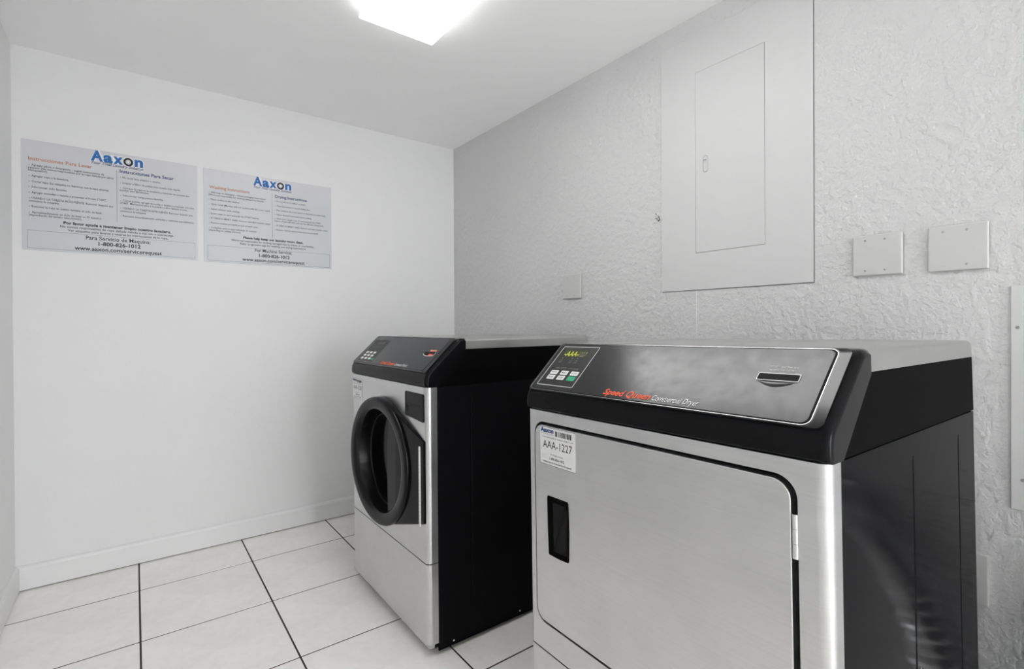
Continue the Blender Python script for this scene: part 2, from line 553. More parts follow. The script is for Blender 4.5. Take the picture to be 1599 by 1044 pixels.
# ------------------------------------------------------------ posters
def poster(px, pz, label, spec, heads, big):
    o = thing('instruction_poster', label, 'poster', (px, -0.0, pz), group='laundry instruction posters')
    PW, PH, D = 0.608, 0.4516, 0.003
    g = lambda a, b_, d: (a, -d, b_)
    bm = bmesh.new()
    slab(bm, [(0, 0), (PW, 0), (PW, PH), (0, PH)], g, -0.001, D, 0.0004)
    link('board', bm, M['poster'], o)
    # white halo of the logo, logo letters, tagline
    bm = bmesh.new()
    for s, a0, a1 in (('Aax', 0.2171, 0.3265), ('n', 0.3685, 0.3996)):
        put_text(bm, s, a0 - 0.002, 0.4056, a1 + 0.002, 0.0445, g, D + 0.0002, 0.075, res=4)
    ring = lambda r, n=28: [(0.3462 + 0.96 * r * math.cos(2 * math.pi * k / n), 0.4195 + r * math.sin(2 * math.pi * k / n)) for k in range(n)]
    bm.faces.new([bm.verts.new(g(a, b_, D + 0.0002)) for a, b_ in ring(0.0215)])
    link('logo_halo', bm, M['halo'], o)
    for ch, a0, a1 in (('A', 0.2171, 0.2588), ('a', 0.2595, 0.2915), ('x', 0.2930, 0.3275), ('n', 0.3685, 0.3996)):
        bm = bmesh.new()
        put_text(bm, ch, a0, 0.4056, a1, 0.0425, g, D + 0.0004, 0.045, res=4)
        link('logo_letter', bm, M['blue'], o)
    bm = bmesh.new()
    frame_line(bm, ring(0.0185), 0.0085, g, D + 0.0004)
    frame_line(bm, ring(0.0070, 16), 0.0014, g, D + 0.0004)
    link('logo_ring', bm, M['ink'], o)
    bm = bmesh.new()
    put_text(bm, 'Your Total Laundry Solution', 0.2195, 0.3900, 0.3996, 0.0125, g, D + 0.0004, 0.012, 0.45)
    link('tagline', bm, M['navy'], o)
    bm = bmesh.new()
    s, a0, b0, a1 = heads[0]
    put_text(bm, s, a0, b0, a1, 0.0145, g, D + 0.0004, 0.02)
    link('washing_heading', bm, M['orange'], o)
    bm = bmesh.new()
    s, a0, b0, a1 = heads[1]
    put_text(bm, s, a0, b0, a1, 0.0145, g, D + 0.0004, 0.024)
    link('drying_heading', bm, M['navy'], o)
    for nm, sel in (('washing_text', lambda a: a < 0.3), ('drying_text', lambda a: a >= 0.3)):
        bm = bmesh.new()
        for s, a0, b0, a1 in spec:
            if not sel(a0):
                continue
            put_text(bm, s, a0, b0, a1, 0.0088, g, D + 0.0004, 0.014, res=1)
            if a0 in (0.0299, 0.3255):
                c = a0 - 0.007
                bm.faces.new([bm.verts.new(g(c + 0.0012 * x, b0 + 0.0028 + 0.0012 * y, D + 0.0004)) for x, y in ((-1, -1), (1, -1), (1, 1), (-1, 1))])
        ob = link(nm, bm, M['text_ink'], o)
        ob['kind'] = 'stuff'
    bm = bmesh.new()
    hs = (0.0118, 0.0096, 0.0096, 0.0165, 0.0165, 0.0165)
    bl = (0.036, 0.012, 0.012, 0.012, 0.026, 0.020)
    for (s, a0, b0, a1), hh, bb in zip(big, hs, bl):
        put_text(bm, s, a0, b0, a1, hh, g, D + 0.0004, bb)
    link('service_text', bm, M['ink'], o)
    bm = bmesh.new()
    frame_line(bm, [(0.0155, 0.0075), (0.598, 0.0075), (0.598, 0.0812), (0.0155, 0.0812)], 0.0011, g, D + 0.0004)
    box(bm, (0.3045, 0.146, D), (0.3056, 0.376, D + 0.0004), g)
    link('ruled_lines', bm, M['grey_ink'], o)
    return o

I, J = 0.0299, 0.3255
ES = [("Agregar jabón o detergente – seguir instrucciones de", I, .345, .262), ("paquete (No somos responsables por la ropa dañada por jabón", .0206, .3338, .2939), ("blanqueador).", .0206, .3234, .0796),
      ("Agregar ropa a la lavadora.", I, .3006, .1454), ("Cerrar tapa (La máquina no funciona con la tapa abierta).", I, .2773, .2793), ("Seleccionar ciclo favorito.", I, .2549, .1404),
      ("Agregar monedas o tarjeta y presionar el botón START.", I, .2325, .2689), ("USANDO LA TARJETA INTELIGENTE: Remover después que", I, .2093, .2916), ("comience la máquina.", .0207, .1973, .1152),
      ("Remover la ropa en cuanto termine el ciclo de lavar.", I, .1749, .2545), ("Aproximadamente un ciclo de lavar es 30 minutos", I, .151, .2504), ("(dependiendo del tamaño seleccionado).", .0207, .1397, .1867),
      ("No secar lana, plástico o caucho.", J, .3435, .4651), ("Limpiar el filtro de pelusa para secado más rápido.", J, .3197, .5414), ("Coloque la ropa en la secadora y remover de manera que", J, .2973, .5761), ("pueden usar libremente.", .3161, .2868, .4208),
      ("Seleccionar temperatura favorita.", J, .2642, .4747), ("Cerrar puerta, agregar monedas o tarjeta y presionar el botón", J, .2418, .5937), ("START. Mantenerse para si la puerta se abre durante el ciclo.", .3164, .2298, .5688),
      ("USANDO LA TARJETA INTELIGENTE: Remover después que", J, .2071, .5879), ("comience la máquina.", .3166, .1943, .4103), ("Remueva inmediatamente enfriadas y estiradas parcialmente.", J, .1728, .5945)]
poster(-2.0323, 1.3903, 'grey instruction poster in Spanish with blue logo, left one on the back wall', ES,
       [("Instrucciones Para Lavar", .0206, .368, .2212), ("Instrucciones Para Secar", .3156, .3675, .5152)],
       [("Por favor ayude a mantener limpio nuestro lavadero.", .1271, .1171, .5031), ("No somos responsables de ropa dañada debido a mal uso o sobrecarga.", .1166, .1023, .5138), ("Ver etiquetas para lavarse y secarse las instrucciones de la ropa.", .1409, .0878, .4907),
        ("Para Servicio de Maquina:", .1992, .060, .4244), ("1-800-826-1012", .2405, .0364, .3883), ("www.aaxon.com/servicerequest", .1618, .0124, .4667)])
EN = [("Add soap or detergent – follow packaging instructions", I, .335, .273), ("(We're not responsible for clothing damaged by bleach).", .0206, .3223, .2669), ("Place clothes in the washer.", I, .3005, .1554),
      ("Close cover (Machine will not operate with the cover open).", I, .2771, .2958), ("Select desired cycle setting.", I, .2538, .1537), ("Insert coins or card and push the START button.", I, .2317, .2428),
      ("IF USING A SMART CARD: Remove card after machine starts.", I, .2094, .2963), ("Remove clothes promptly at end of wash cycle.", I, .1865, .2379), ("Complete cycle is approximately 30 minutes", I, .1635, .2304), ("(depending on setting selected).", .0207, .151, .1601),
      ("Do not dry wool, rubber or plastic.", J, .3334, .4733), ("Clean lint screen to speed drying time.", J, .3091, .4962), ("Place clothes in dryer and remove so that they can tumble freely.", J, .2865, .5776), ("Select desired heat temperature setting.", J, .264, .5024),
      ("Close door, insert coins or card and push the START", J, .2427, .5517), ("button. Dryer will start and run for selected drying cycle.", .3164, .2304, .5676), ("IF USING A SMART CARD: Remove card after machine starts.", J, .2065, .5874), ("Remove delicate and permanent press promptly.", J, .1846, .5378)]
poster(-1.3979, 1.3873, 'grey instruction poster in English with blue logo, right one on the back wall', EN,
       [("Washing Instructions", .0236, .3575, .1999), ("Drying Instructions", .319, .3549, .477)],
       [("Please help keep our laundry room clean.", .1702, .1268, .4583), ("We're not responsible for clothing damaged due to misuse or overloading.", .1162, .1103, .5125), ("Refer to garment tags for washing and drying instructions.", .1565, .0955, .4727),
        ("For Machine Service:", .2224, .0647, .3994), ("1-800-826-1012", .2414, .0393, .3887), ("www.aaxon.com/servicerequest", .1648, .0154, .4639)])

# ------------------------------------------------------------ ceiling lamp
cl = thing('ceiling_light', 'long white fluorescent ceiling fixture with a boxy prismatic lens', 'ceiling light', (-0.8763, -1.685, H))
bm = bmesh.new()
box(bm, (-0.135, -0.60, -0.010), (0.135, 0.60, 0.0))
link('housing', bm, M['lamp_body'], cl)
bm = bmesh.new()
hw, hl = 0.1463, 0.61
top = [bm.verts.new((x, y, -0.006)) for x, y in ((-hw, -hl), (hw, -hl), (hw, hl), (-hw, hl))]
mid = [bm.verts.new((x, y, -0.046)) for x, y in ((-hw, -hl), (hw, -hl), (hw, hl), (-hw, hl))]
e = 0.006
low = [bm.verts.new((x, y, -0.051)) for x, y in ((-hw + e, -hl + e), (hw - e, -hl + e), (hw - e, hl - e), (-hw + e, hl - e))]
for L1, L2 in ((top, mid), (mid, low)):
    for k in range(4):
        bm.faces.new((L1[k], L1[(k + 1) % 4], L2[(k + 1) % 4], L2[k]))
fb = bm.faces.new(low)
fb.material_index = 1
ln = link('lens', bm, M['lens_side'], cl)
ln.data.materials.append(M['lens'])

# ------------------------------------------------------------ machines
CU, CV = 0.37, 0.3425
def L(u, v, z):
    return (u - CU, CV - v, z)
ZC, ZT, HT, SR, WD, DB = 0.8695, 0.9905, 1.0270, 0.038, 0.685, 0.737
U0, Z0, UT, ZTT = 0.010, 0.922, 0.112, 1.018
SL = math.hypot(UT - U0, ZTT - Z0)
TU, TZ = (UT - U0) / SL, (ZTT - Z0) / SL
def SLP(v, s, d):      # console slope: v across, s up the slope, d out of it
    return L(U0 + TU * s - TZ * d, v, Z0 + TZ * s + TU * d)
def FRT(v, z, d):      # front face
    return L(-d, v, z)

def front_bm(z0, z1, r=0.018, hole=None, depth=0.016):
    """steel front skin with rolled vertical edges, optionally with a hole loop (ccw, v/z)"""
    bm = bmesh.new()
    K = 6
    def arc(side):
        pts = []
        for k in range(K + 1):
            t = math.pi / 2 * k / K
            u = r - r * math.cos(t)
            v = r - r * math.sin(t)
            pts.append((u, v if side == 0 else WD - v))
        pts.append((SR, 0.0 if side == 0 else WD))
        return pts
    for side in (0, 1):
        p = arc(side)
        a = [bm.verts.new(L(u, v, z0)) for u, v in p]
        c = [bm.verts.new(L(u, v, z1)) for u, v in p]
        for k in range(len(p) - 1):
            bm.faces.new((a[k], a[k + 1], c[k + 1], c[k]))
    for z in (z0, z1):
        p = arc(0) + list(reversed(arc(1)))
        bm.faces.new([bm.verts.new(L(u, v, z)) for u, v in p])
    a0, a1 = r, WD - r
    if not hole:
        bm.faces.new([bm.verts.new(L(0, v, z)) for v, z in ((a0, z0), (a1, z0), (a1, z1), (a0, z1))])
    else:
        n = len(hole) // 4
        cor = [(a1, z0), (a1, z1), (a0, z1), (a0, z0)]
        hv = [bm.verts.new(L(0, v, z)) for v, z in hole]
        cv = [bm.verts.new(L(0, v, z)) for v, z in cor]
        for i in range(4):
            for k in range(n - 1):
                bm.faces.new((cv[i], hv[i * n + k], hv[i * n + k + 1]))
            bm.faces.new((cv[i], hv[i * n + n - 1], hv[((i + 1) % 4) * n], cv[(i + 1) % 4]))
        hb = [bm.verts.new(L(depth, v, z)) for v, z in hole]
        for k in range(len(hole)):
            bm.faces.new((hv[k], hv[(k + 1) % len(hole)], hb[(k + 1) % len(hole)], hb[k]))
    bmesh.ops.remove_doubles(bm, verts=bm.verts, dist=1e-5)
    return bm

def side_sheet(v, sgn, grooves, z0, zg0, zg1, z1):
    """painted side sheet with pressed vertical grooves"""
    bm = bmesh.new()
    us = [(SR, 0)]
    for g_ in grooves:
        us += [(g_ - 0.0045, 0), (g_ - 0.001, 1), (g_ + 0.001, 1), (g_ + 0.0045, 0)]
    us += [(DB, 0)]
    zs = [(z0, 0), (zg0, 0), (zg0 + 0.012, 1), (zg1 - 0.012, 1), (zg1, 0), (z1, 0)]
    grid = [[bm.verts.new(L(u, v - sgn * 0.0028 * a * b_, z)) for u, a in us] for z, b_ in zs]
    for A, B in zip(grid, grid[1:]):
        for k in range(len(us) - 1):
            bm.faces.new((A[k], A[k + 1], B[k + 1], B[k]))
    # folded edges
    bnd = [e_ for e_ in bm.edges if len(e_.link_faces) == 1]
    ret = bmesh.ops.extrude_edge_only(bm, edges=bnd)
    for vv in [x for x in ret['geom'] if isinstance(x, bmesh.types.BMVert)]:
        vv.co.y += sgn * 0.004
    return bm

def machine(kind, o):
    dry = kind == 'dryer'
    # inner cabinet
    bm = bmesh.new()
    box(bm, (SR - 0.012, 0.0045, 0.022), (DB - 0.004, WD - 0.0045, ZC - 0.002), L)
    link('cabinet', bm, M['void'], o)
    gr = (0.338, 0.6155) if dry else (0.168, 0.44)
    for v, sg in ((WD, 1), (0.0, -1)):
        link('side_panel', side_sheet(v, sg, gr, 0.012, 0.10, 0.832, ZC - 0.001), M['side'], o)
    bm = bmesh.new()
    box(bm, (DB - 0.004, 0.003, 0.02), (DB, WD - 0.003, ZC), L)
    link('back_panel', bm, M['screw'], o)
    # black shroud under the top
    bm = bmesh.new()
    pr = [(0.0415, ZC + 0.001), (DB + 0.005, ZC + 0.001), (DB, ZT - 0.001), (0.1485, ZT - 0.001)]
    lo = [bm.verts.new(L(u, 0.0005, z)) for u, z in pr]
    hi = [bm.verts.new(L(u, WD - 0.0005, z)) for u, z in pr]
    for k in range(4):
        bm.faces.new((lo[k], lo[(k + 1) % 4], hi[(k + 1) % 4], hi[k]))
    bm.faces.new(lo)
    bm.faces.new(hi)
    link('shroud', bm, M['black_matte'], o)
    # steel top: flat with rolled side and rear edges
    bm = bmesh.new()
    box(bm, (0.1475, -0.001, ZT), (DB, WD + 0.001, HT), L)
    es = [e_ for e_ in bm.edges if all(vv.co.z > HT - 1e-4 for vv in e_.verts) and not all(abs(vv.co.x - (0.1475 - CU)) < 1e-4 for vv in e_.verts)]
    es += [e_ for e_ in bm.edges if all(abs(vv.co.x - (DB - CU)) < 1e-4 for vv in e_.verts) and abs(e_.verts[0].co.z - e_.verts[1].co.z) > 0.01]
    bmesh.ops.bevel(bm, geom=es, offset=0.011, segments=4, profile=0.5, affect='EDGES')
    link('top', bm, M['steel_top'], o, True)
    # console moulding
    bm = bmesh.new()
    prof = [(SR, ZC + 0.0005), (0.002, ZC + 0.0005), (-0.003, ZC + 0.005), (-0.004, ZC + 0.016), (-0.0025, 0.902), (0.002, 0.913), (U0 - 0.001, Z0)]
    prof += [(UT, ZTT), (UT + 0.006, ZTT + 0.0045), (UT + 0.013, ZTT + 0.007), (UT + 0.022, ZTT + 0.0085), (UT + 0.031, ZTT + 0.0075), (0.1472, ZTT + 0.003), (0.1472, ZT - 0.003), (0.0405, ZC + 0.0005)]
    def cprof(d):
        lp = offset_loop(prof[::-1], -d) if False else offset_loop(prof, d)
        # keep the seam edges straight
        lp = [list(q) for q in lp]
        for k in (0, 13, 14):
            lp[k] = list(prof[k])
        lp[12][0] = prof[12][0]
        lp[1][1] = prof[1][1]
        return lp
    area = sum(prof[k][0] * prof[(k + 1) % len(prof)][1] - prof[(k + 1) % len(prof)][0] * prof[k][1] for k in range(len(prof)))
    sgn = 1 if area > 0 else -1
    rings = []
    R_ = 0.012
    stops = [(R_ * (1 - math.cos(t)) , R_ * (1 - math.sin(t))) for t in [math.pi / 2 * k / 5 for k in range(6)]]
    # (v offset from the end, inset)
    seq = [(-0.003 + a, sgn * i_) for a, i_ in stops] + [(WD + 0.003 - a, sgn * i_) for a, i_ in reversed(stops)]
    for v, i_ in seq:
        rings.append([bm.verts.new(L(u, v, z)) for u, z in cprof(i_)])
    n = len(prof)
    for A, B in zip(rings, rings[1:]):
        for k in range(n):
            bm.faces.new((A[k], A[(k + 1) % n], B[(k + 1) % n], B[k]))
    bm.faces.new(rings[0])
    bm.faces.new(rings[-1])
    con = link('console', bm, M['black'], o, True)
    # raised face with bevelled ends, inlaid overlay
    bm = bmesh.new()
    lp = rrect(0.006, 0.6765, -0.0105, 0.1495, 0.012, 5)
    back = [bm.verts.new(SLP(a, b_, -0.004)) for a, b_ in lp]
    fr0 = [bm.verts.new(SLP(a, b_, 0.0046)) for a, b_ in lp]
    lp2 = rrect(0.012, 0.6615, -0.0090, 0.1475, 0.014, 5)
    fr1 = [bm.verts.new(SLP(a, b_, 0.0062)) for a, b_ in lp2]
    for A, B in ((back, fr0), (fr0, fr1)):
        for k in range(len(lp)):
            bm.faces.new((A[k], A[(k + 1) % len(lp)], B[(k + 1) % len(lp)], B[k]))
    bm.faces.new(fr1)
    bez = link('console_bezel', bm, M['gloss'], o)
    bm = bmesh.new()
    slab(bm, rrect(0.0170, 0.6555, -0.0056, 0.1434, 0.0115, 6), SLP, 0.005, 0.0070, 0.0005)
    link('console_overlay', bm, M['overlay'], o)
    bm = bmesh.new()
    frame_line(bm, rrect(0.0138, 0.6597, -0.0084, 0.1462, 0.0134, 6), 0.0006, SLP, 0.00635)
    link('overlay_edge', bm, M['chrome'], o)
    bm = bmesh.new()
    frame_line(bm, rrect(0.0146, 0.6590, -0.0077, 0.1455, 0.0128, 6), 0.0032, SLP, 0.0065)
    link('overlay_gap', bm, M['rubber'], o)
    D = 0.0072
    # keypad
    k0, k1, s0, s1 = (0.0285, 0.1550, 0.0055, 0.1355) if dry else (0.040, 0.199, 0.000, 0.1262)
    bm = bmesh.new()
    slab(bm, rrect(k0, k1, s0, s1, 0.003, 3), SLP, 0.0065, D, 0.0)
    kp = link('keypad', bm, M['pad'], o)
    bm = bmesh.new()
    frame_line(bm, rrect(k0, k1, s0, s1, 0.003, 3), 0.0016 if dry else 0.0013, SLP, D + 0.0002)
    link('keypad_outline', bm, M['white_line'] if dry else M['digit_dim'], kp)
    bm = bmesh.new()
    if dry:
        slab(bm, rrect(0.0445, 0.1285, 0.1005, 0.1235, 0.002, 2), SLP, D, D + 0.0002)
    else:
        slab(bm, rrect(0.088, 0.166, 0.092, 0.118, 0.002, 2), SLP, D, D + 0.0002)
    link('display', bm, M['display'] if dry else M['pad'], kp)
    bm = bmesh.new()
    bm2 = bmesh.new()
    if dry:
        put_text(bm, '-AAA-', 0.050, 0.1025, 0.100, 0.0165, SLP, D + 0.0004, 0.01)
        put_text(bm2, '1227', 0.101, 0.1025, 0.1265, 0.0150, SLP, D + 0.0004, 0.0)
    else:
        put_text(bm2, '-AAA-1228', 0.094, 0.099, 0.160, 0.012, SLP, D + 0.0004, 0.0)
    if len(bm.verts):
        link('display_digits', bm, M['digit'], kp)
    else:
        bm.free()
    link('display_dim_digits', bm2, M['digit_dim'], kp)
    bm = bmesh.new()
    if dry:
        for a in (0.0524, 0.0880, 0.1065):
            slab(bm, [(a + 0.0018 * math.cos(2 * math.pi * q / 8), 0.0953 + 0.0018 * math.sin(2 * math.pi * q / 8)) for q in range(8)], SLP, D, D + 0.0004)
        for s, a, b_, w_ in (('DOOR', 0.0475, 0.0855, 0.0105), ('OPEN', 0.0475, 0.0795, 0.0105), ('COOL', 0.084, 0.0855, 0.0100), ('DOWN', 0.084, 0.0795, 0.0100), ('CYCLE', 0.1010, 0.0855, 0.011), ('DONE', 0.1010, 0.0795, 0.011), ('SELECT CYCLE', 0.054, 0.0600, 0.08)):
            put_text(bm, s, a, b_, a + w_, 0.0042, SLP, D + 0.0004, 0.01, res=1)
    else:
        for a in (0.075, 0.105, 0.135):
            put_text(bm, 'CYCLE', a, 0.080, a + 0.014, 0.0045, SLP, D + 0.0004, 0.0, res=1)
    link('indicator_text', bm, M['digit_dim'], kp)
    keys = []
    if dry:
        cs = ((0.0480, 0.0735), (0.0840, 0.1085), (0.1190, 0.1440))
        rows = ((0.0412, 0.0540), (0.0252, 0.0382))
        names = (('HIGH', 'MED', 'LOW'), ('DELICATE', 'NO HEAT', 'START'))
        for ri, rr in enumerate(rows):
            for ci, cc in enumerate(cs):
                keys.append((*cc, *rr, 'green' if (ri, ci) == (1, 2) else 'key', names[ri][ci]))
    else:
        for ri in range(3):
            for ci in range(3):
                a = 0.0625 + ci * 0.0385
                s = 0.0450 - ri * 0.0165
                keys.append((a, a + 0.024, s, s + 0.0105, 'key', ''))
        keys.append((0.176, 0.195, 0.0105, 0.0215, 'green', ''))
    for a0, a1, b0, b1, mt, tx in keys:
        bm = bmesh.new()
        slab(bm, rrect(a0, a1, b0, b1, 0.0012, 2), SLP, D - 0.0005, D + 0.0009, 0.0004)
        link('start_button' if mt == 'green' else 'button', bm, M[mt], kp)
    bm = bmesh.new()
    for a0, a1, b0, b1, mt, tx in keys:
        if tx and mt == 'key':
            put_text(bm, tx, a0 + 0.004, b0 + 0.0042, a1 - 0.004, 0.0048, SLP, D + 0.0011, 0.01, res=1)
    if len(bm.verts):
        link('button_text', bm, M['ink'], kp)
    else:
        bm.free()
    # name on the console
    t0, t1, t2, tb = (0.2535, 0.3760, 0.4775, 0.0005) if dry else (0.2960, 0.4210, 0.5270, -0.0005)
    bm = bmesh.new()
    put_text(bm, 'Speed Queen', t0, tb, t1 - 0.002, 0.0150, SLP, D + 0.0003, 0.028, 0.25, res=3)
    link('brand_lettering', bm, M['red'], o)
    bm = bmesh.new()
    put_text(bm, 'Commercial Dryer' if dry else 'Commercial Washer', t1 + 0.002, tb, t2, 0.0125, SLP, D + 0.0003, 0.004, 0.22, res=3)
    link('model_lettering', bm, M['white_line'], o)
    # card slot
    if dry:
        a0, a1, b0, b1 = 0.5545, 0.6200, 0.0708, 0.0856
        bm = bmesh.new()
        lp = rrect(a0, a1, b0, b1, 0.0015, 2)
        slab(bm, lp, SLP, 0.006, D + 0.0001)
        sl = link('card_slot', bm, M['void'], o)
        bm = bmesh.new()
        frame_line(bm, rrect(a0 - 0.0014, a1 + 0.0014, b0 - 0.0004, b1 + 0.0014, 0.002, 2), 0.0015, SLP, D + 0.0006)
        link('slot_rim', bm, M['white_line'], sl)
        # scooped thumb relief below
        bm = bmesh.new()
        for k in range(12):
            a = a0 + (a1 - a0) * k / 11
        n_ = 14
        topv = [bm.verts.new(SLP(a0 + (a1 - a0) * k / n_, b0 - 0.0005, D)) for k in range(n_ + 1)]
        midv = [bm.verts.new(SLP(a0 + (a1 - a0) * k / n_, b0 - 0.0005 - 0.006 * math.sin(math.pi * k / n_), D + 0.0016 * math.sin(math.pi * k / n_))) for k in range(n_ + 1)]
        botv = [bm.verts.new(SLP(a0 + (a1 - a0) * k / n_, b0 - 0.0005 - 0.013 * math.sin(math.pi * k / n_), D - 0.0002)) for k in range(n_ + 1)]
        for A, B in ((topv, midv), (midv, botv)):
            for k in range(n_):
                bm.faces.new((A[k], A[k + 1], B[k + 1], B[k]))
        bmesh.ops.remove_doubles(bm, verts=bm.verts, dist=1e-6)
        link('thumb_relief', bm, M['overlay'], sl, True)
        bm = bmesh.new()
        put_text(bm, 'INSERT CARD', 0.5645, 0.1000, 0.5800, 0.0035, SLP, D + 0.0003, 0.0, res=1)
        put_text(bm, 'CHIP THIS SIDE', 0.5850, 0.0990, 0.6120, 0.0035, SLP, D + 0.0003, 0.0, res=1)
        put_text(bm, 'AND REMOVE WHEN CYCLE STARTS', 0.5680, 0.0925, 0.6100, 0.0030, SLP, D + 0.0003, 0.0, res=1)
        link('slot_text', bm, M['white_line'], sl)
    else:
        a0, a1, b0, b1 = 0.560, 0.642, 0.056, 0.077
        bm = bmesh.new()
        lp = [(a0, b0 + 0.010), (a0 + 0.012, b0 + 0.003), (a0 + 0.035, b0), (a0 + 0.058, b0 + 0.001), (a1 - 0.004, b0 + 0.003), (a1, b1 - 0.004), (a1 - 0.004, b1), (a0 + 0.004, b1 - 0.002)]
        slab(bm, lp, SLP, 0.006, D + 0.0001)
        sl = link('card_slot', bm, M['void'], o)
        bm = bmesh.new()
        A = [bm.verts.new(SLP(a, b_, D + 0.0005)) for a, b_ in lp[:7]]
        B = [bm.verts.new(SLP(a, b_, D + 0.0005)) for a, b_ in offset_loop(lp, 0.0025)[:7]]
        for k in range(6):
            bm.faces.new((A[k], A[k + 1], B[k + 1], B[k]))
        link('slot_rim', bm, M['white_line'], sl)
        bm = bmesh.new()
        slab(bm, [(0.592, 0.0785), (0.636, 0.0795), (0.637, 0.0870), (0.590, 0.0860)], SLP, D - 0.0005, D + 0.0005)
        box(bm, (0.602, 0.0600, D + 0.0001), (0.630, 0.0680, D + 0.0004), SLP)
        link('slot_mark', bm, M['red'], sl)
        bm = bmesh.new()
        put_text(bm, 'INSERT CARD', 0.592, 0.0810, 0.635, 0.0042, SLP, D + 0.0007, 0.02, res=1)
        link('slot_text', bm, M['white_line'], sl)
    # feet
    fz = FEET[kind]
    for (u, v) in ((0.07, 0.06), (0.07, WD - 0.06), (DB - 0.07, 0.06), (DB - 0.07, WD - 0.06)):
        bm = bmesh.new()
        cyl(bm, L(u, v, fz(v)), L(u, v, fz(v) + 0.008), 0.022, 16)
        cyl(bm, L(u, v, fz(v) + 0.008), L(u, v, 0.03), 0.007, 10)
        link('leveling_foot', bm, M['rubber'], o)
    # lower panel screws on the side
    if not dry:
        for u, z in ((0.094, 0.0255), (0.372, 0.0270), (0.640, 0.0270)):
            bm = bmesh.new()
            slab(bm, [(u + 0.0036 * math.cos(2 * math.pi * q / 10), z + 0.0036 * math.sin(2 * math.pi * q / 10)) for q in range(10)], lambda a, b_, d: L(a, WD + d, b_), -0.001, 0.002, 0.001)
            link('screw', bm, M['chrome'], o)
        bm = bmesh.new()
        box(bm, (SR, WD - 0.001, 0.0125), (DB, WD + 0.0015, 0.0165), L)
        link('bottom_flange', bm, M['black_matte'], o)

def asset_label(o, a0, a1, b0, b1, code, d0):
    w_, h_ = a1 - a0, b1 - b0
    g = lambda a, b_, d: FRT(a0 + a * w_, b0 + b_ * h_, d)
    bm = bmesh.new()
    slab(bm, rrect(a0, a1, b0, b1, 0.002, 3), FRT, d0, d0 + 0.0006)
    lb = link('asset_label', bm, M['label'], o)
    bm = bmesh.new()
    frame_line(bm, rrect(a0, a1, b0, b1, 0.002, 3), 0.0007, FRT, d0 + 0.0008)
    put_text(bm, code, 0.10, 0.45, 0.90, 0.20, lambda a, b_, d: g(a, b_, d), d0 + 0.0009, 0.0, res=3)
    put_text(bm, '1-800-826-1012', 0.29, 0.155, 0.69, 0.062, g, d0 + 0.0009, 0.02)
    put_text(bm, 'www.aaxon.com/servicerequest', 0.10, 0.055, 0.88, 0.06, g, d0 + 0.0009, 0.01, res=1)
    put_text(bm, 'For Machine Service', 0.32, 0.27, 0.66, 0.045, g, d0 + 0.0009, 0.0, res=1)
    put_text(bm, 'THIS MACHINE IS THE PROPERTY OF', 0.085, 0.715, 0.92, 0.035, g, d0 + 0.0009, 0.0, res=1)
    link('label_text', bm, M['ink'], lb)
    bm = bmesh.new()
    put_text(bm, 'Aaxon', 0.03, 0.865, 0.41, 0.115, g, d0 + 0.0009, 0.05, res=3)
    put_text(bm, 'Your Total Laundry Solution', 0.06, 0.805, 0.40, 0.035, g, d0 + 0.0009, 0.0, 0.3, res=1)
    link('label_logo', bm, M['navy'], lb)
    bm = bmesh.new()
    rnd = random.Random(7)
    a = 0.45
    while a < 0.91:
        ww = rnd.choice((0.008, 0.012, 0.02, 0.028))
        q = [bm.verts.new(g(x, y, d0 + 0.0009)) for x, y in ((a, 0.80), (a + ww, 0.80), (a + ww, 0.935), (a, 0.935))]
        bm.faces.new(q)
        a += ww + rnd.choice((0.008, 0.012, 0.02))
    link('barcode', bm, M['ink'], lb)

FEET = {'dryer': lambda v: 0.0049 - 0.0145 * v, 'washer': lambda v: 0.0013 - 0.0039 * v}

def root_of(ox, oy, oz, yaw, roll, name, label, cat):
    # origin given is the front-left-bottom corner; the Empty goes to the base centre
    R3 = (Matrix.Rotation(yaw, 3, 'Z') @ Matrix.Rotation(-roll, 3, 'X'))
    c = Vector((ox, oy, oz)) + R3 @ Vector((CU, -CV, 0))
    return thing(name, label, cat, c, R3.to_euler())

# ---- dryer
dryer = root_of(-0.8863, -1.8599, -0.0049, -0.0237, 0.0145, 'clothes_dryer', 'large stainless clothes dryer with black console, nearest machine in the right foreground', 'dryer')
hole = rrect(0.0285, 0.6425, 0.3620, 0.8435, 0.034, 8)
machine('dryer', dryer)
link('front_panel', front_bm(0.2975, ZC - 0.0005, hole=hole, depth=0.022), M['steel'], dryer, True)
link('lower_panel', front_bm(0.030, 0.2940), M['steel'], dryer, True)
bm = bmesh.new()
slab(bm, rrect(0.026, 0.645, 0.359, 0.846, 0.036, 8), FRT, -0.025, -0.018)
link('door_seal', bm, M['rubber'], dryer)
bm = bmesh.new()
slab(bm, rrect(0.0325, 0.6335, 0.3680, 0.8360, 0.028, 8), FRT, -0.017, 0.0022, 0.0022, 3)
door = link('door', bm, M['steel'], dryer, True)
# recessed pull
bm = bmesh.new()
hl_ = [(0.0835, 0.5335), (0.1180, 0.5335), (0.1475, 0.5360), (0.1505, 0.5400), (0.1525, 0.6050), (0.1505, 0.6710), (0.1475, 0.6745), (0.0795, 0.6730), (0.0775, 0.6690), (0.0785, 0.6000), (0.0810, 0.5370)]
outer = [bm.verts.new(FRT(a, b_, 0.0015)) for a, b_ in hl_]
f1_ = [bm.verts.new(FRT(a, b_, 0.0050)) for a, b_ in offset_loop(hl_, 0.002)]
inl = offset_loop(hl_, 0.011)
inl = [(a + 0.006, b_) for a, b_ in inl]
f2_ = [bm.verts.new(FRT(a, b_, 0.0035)) for a, b_ in inl]
inl2 = [(0.117 + (a - 0.117) * 0.92, 0.604 + (b_ - 0.604) * 0.95) for a, b_ in inl]
f3_ = [bm.verts.new(FRT(a, b_, 0.0024)) for a, b_ in inl2]
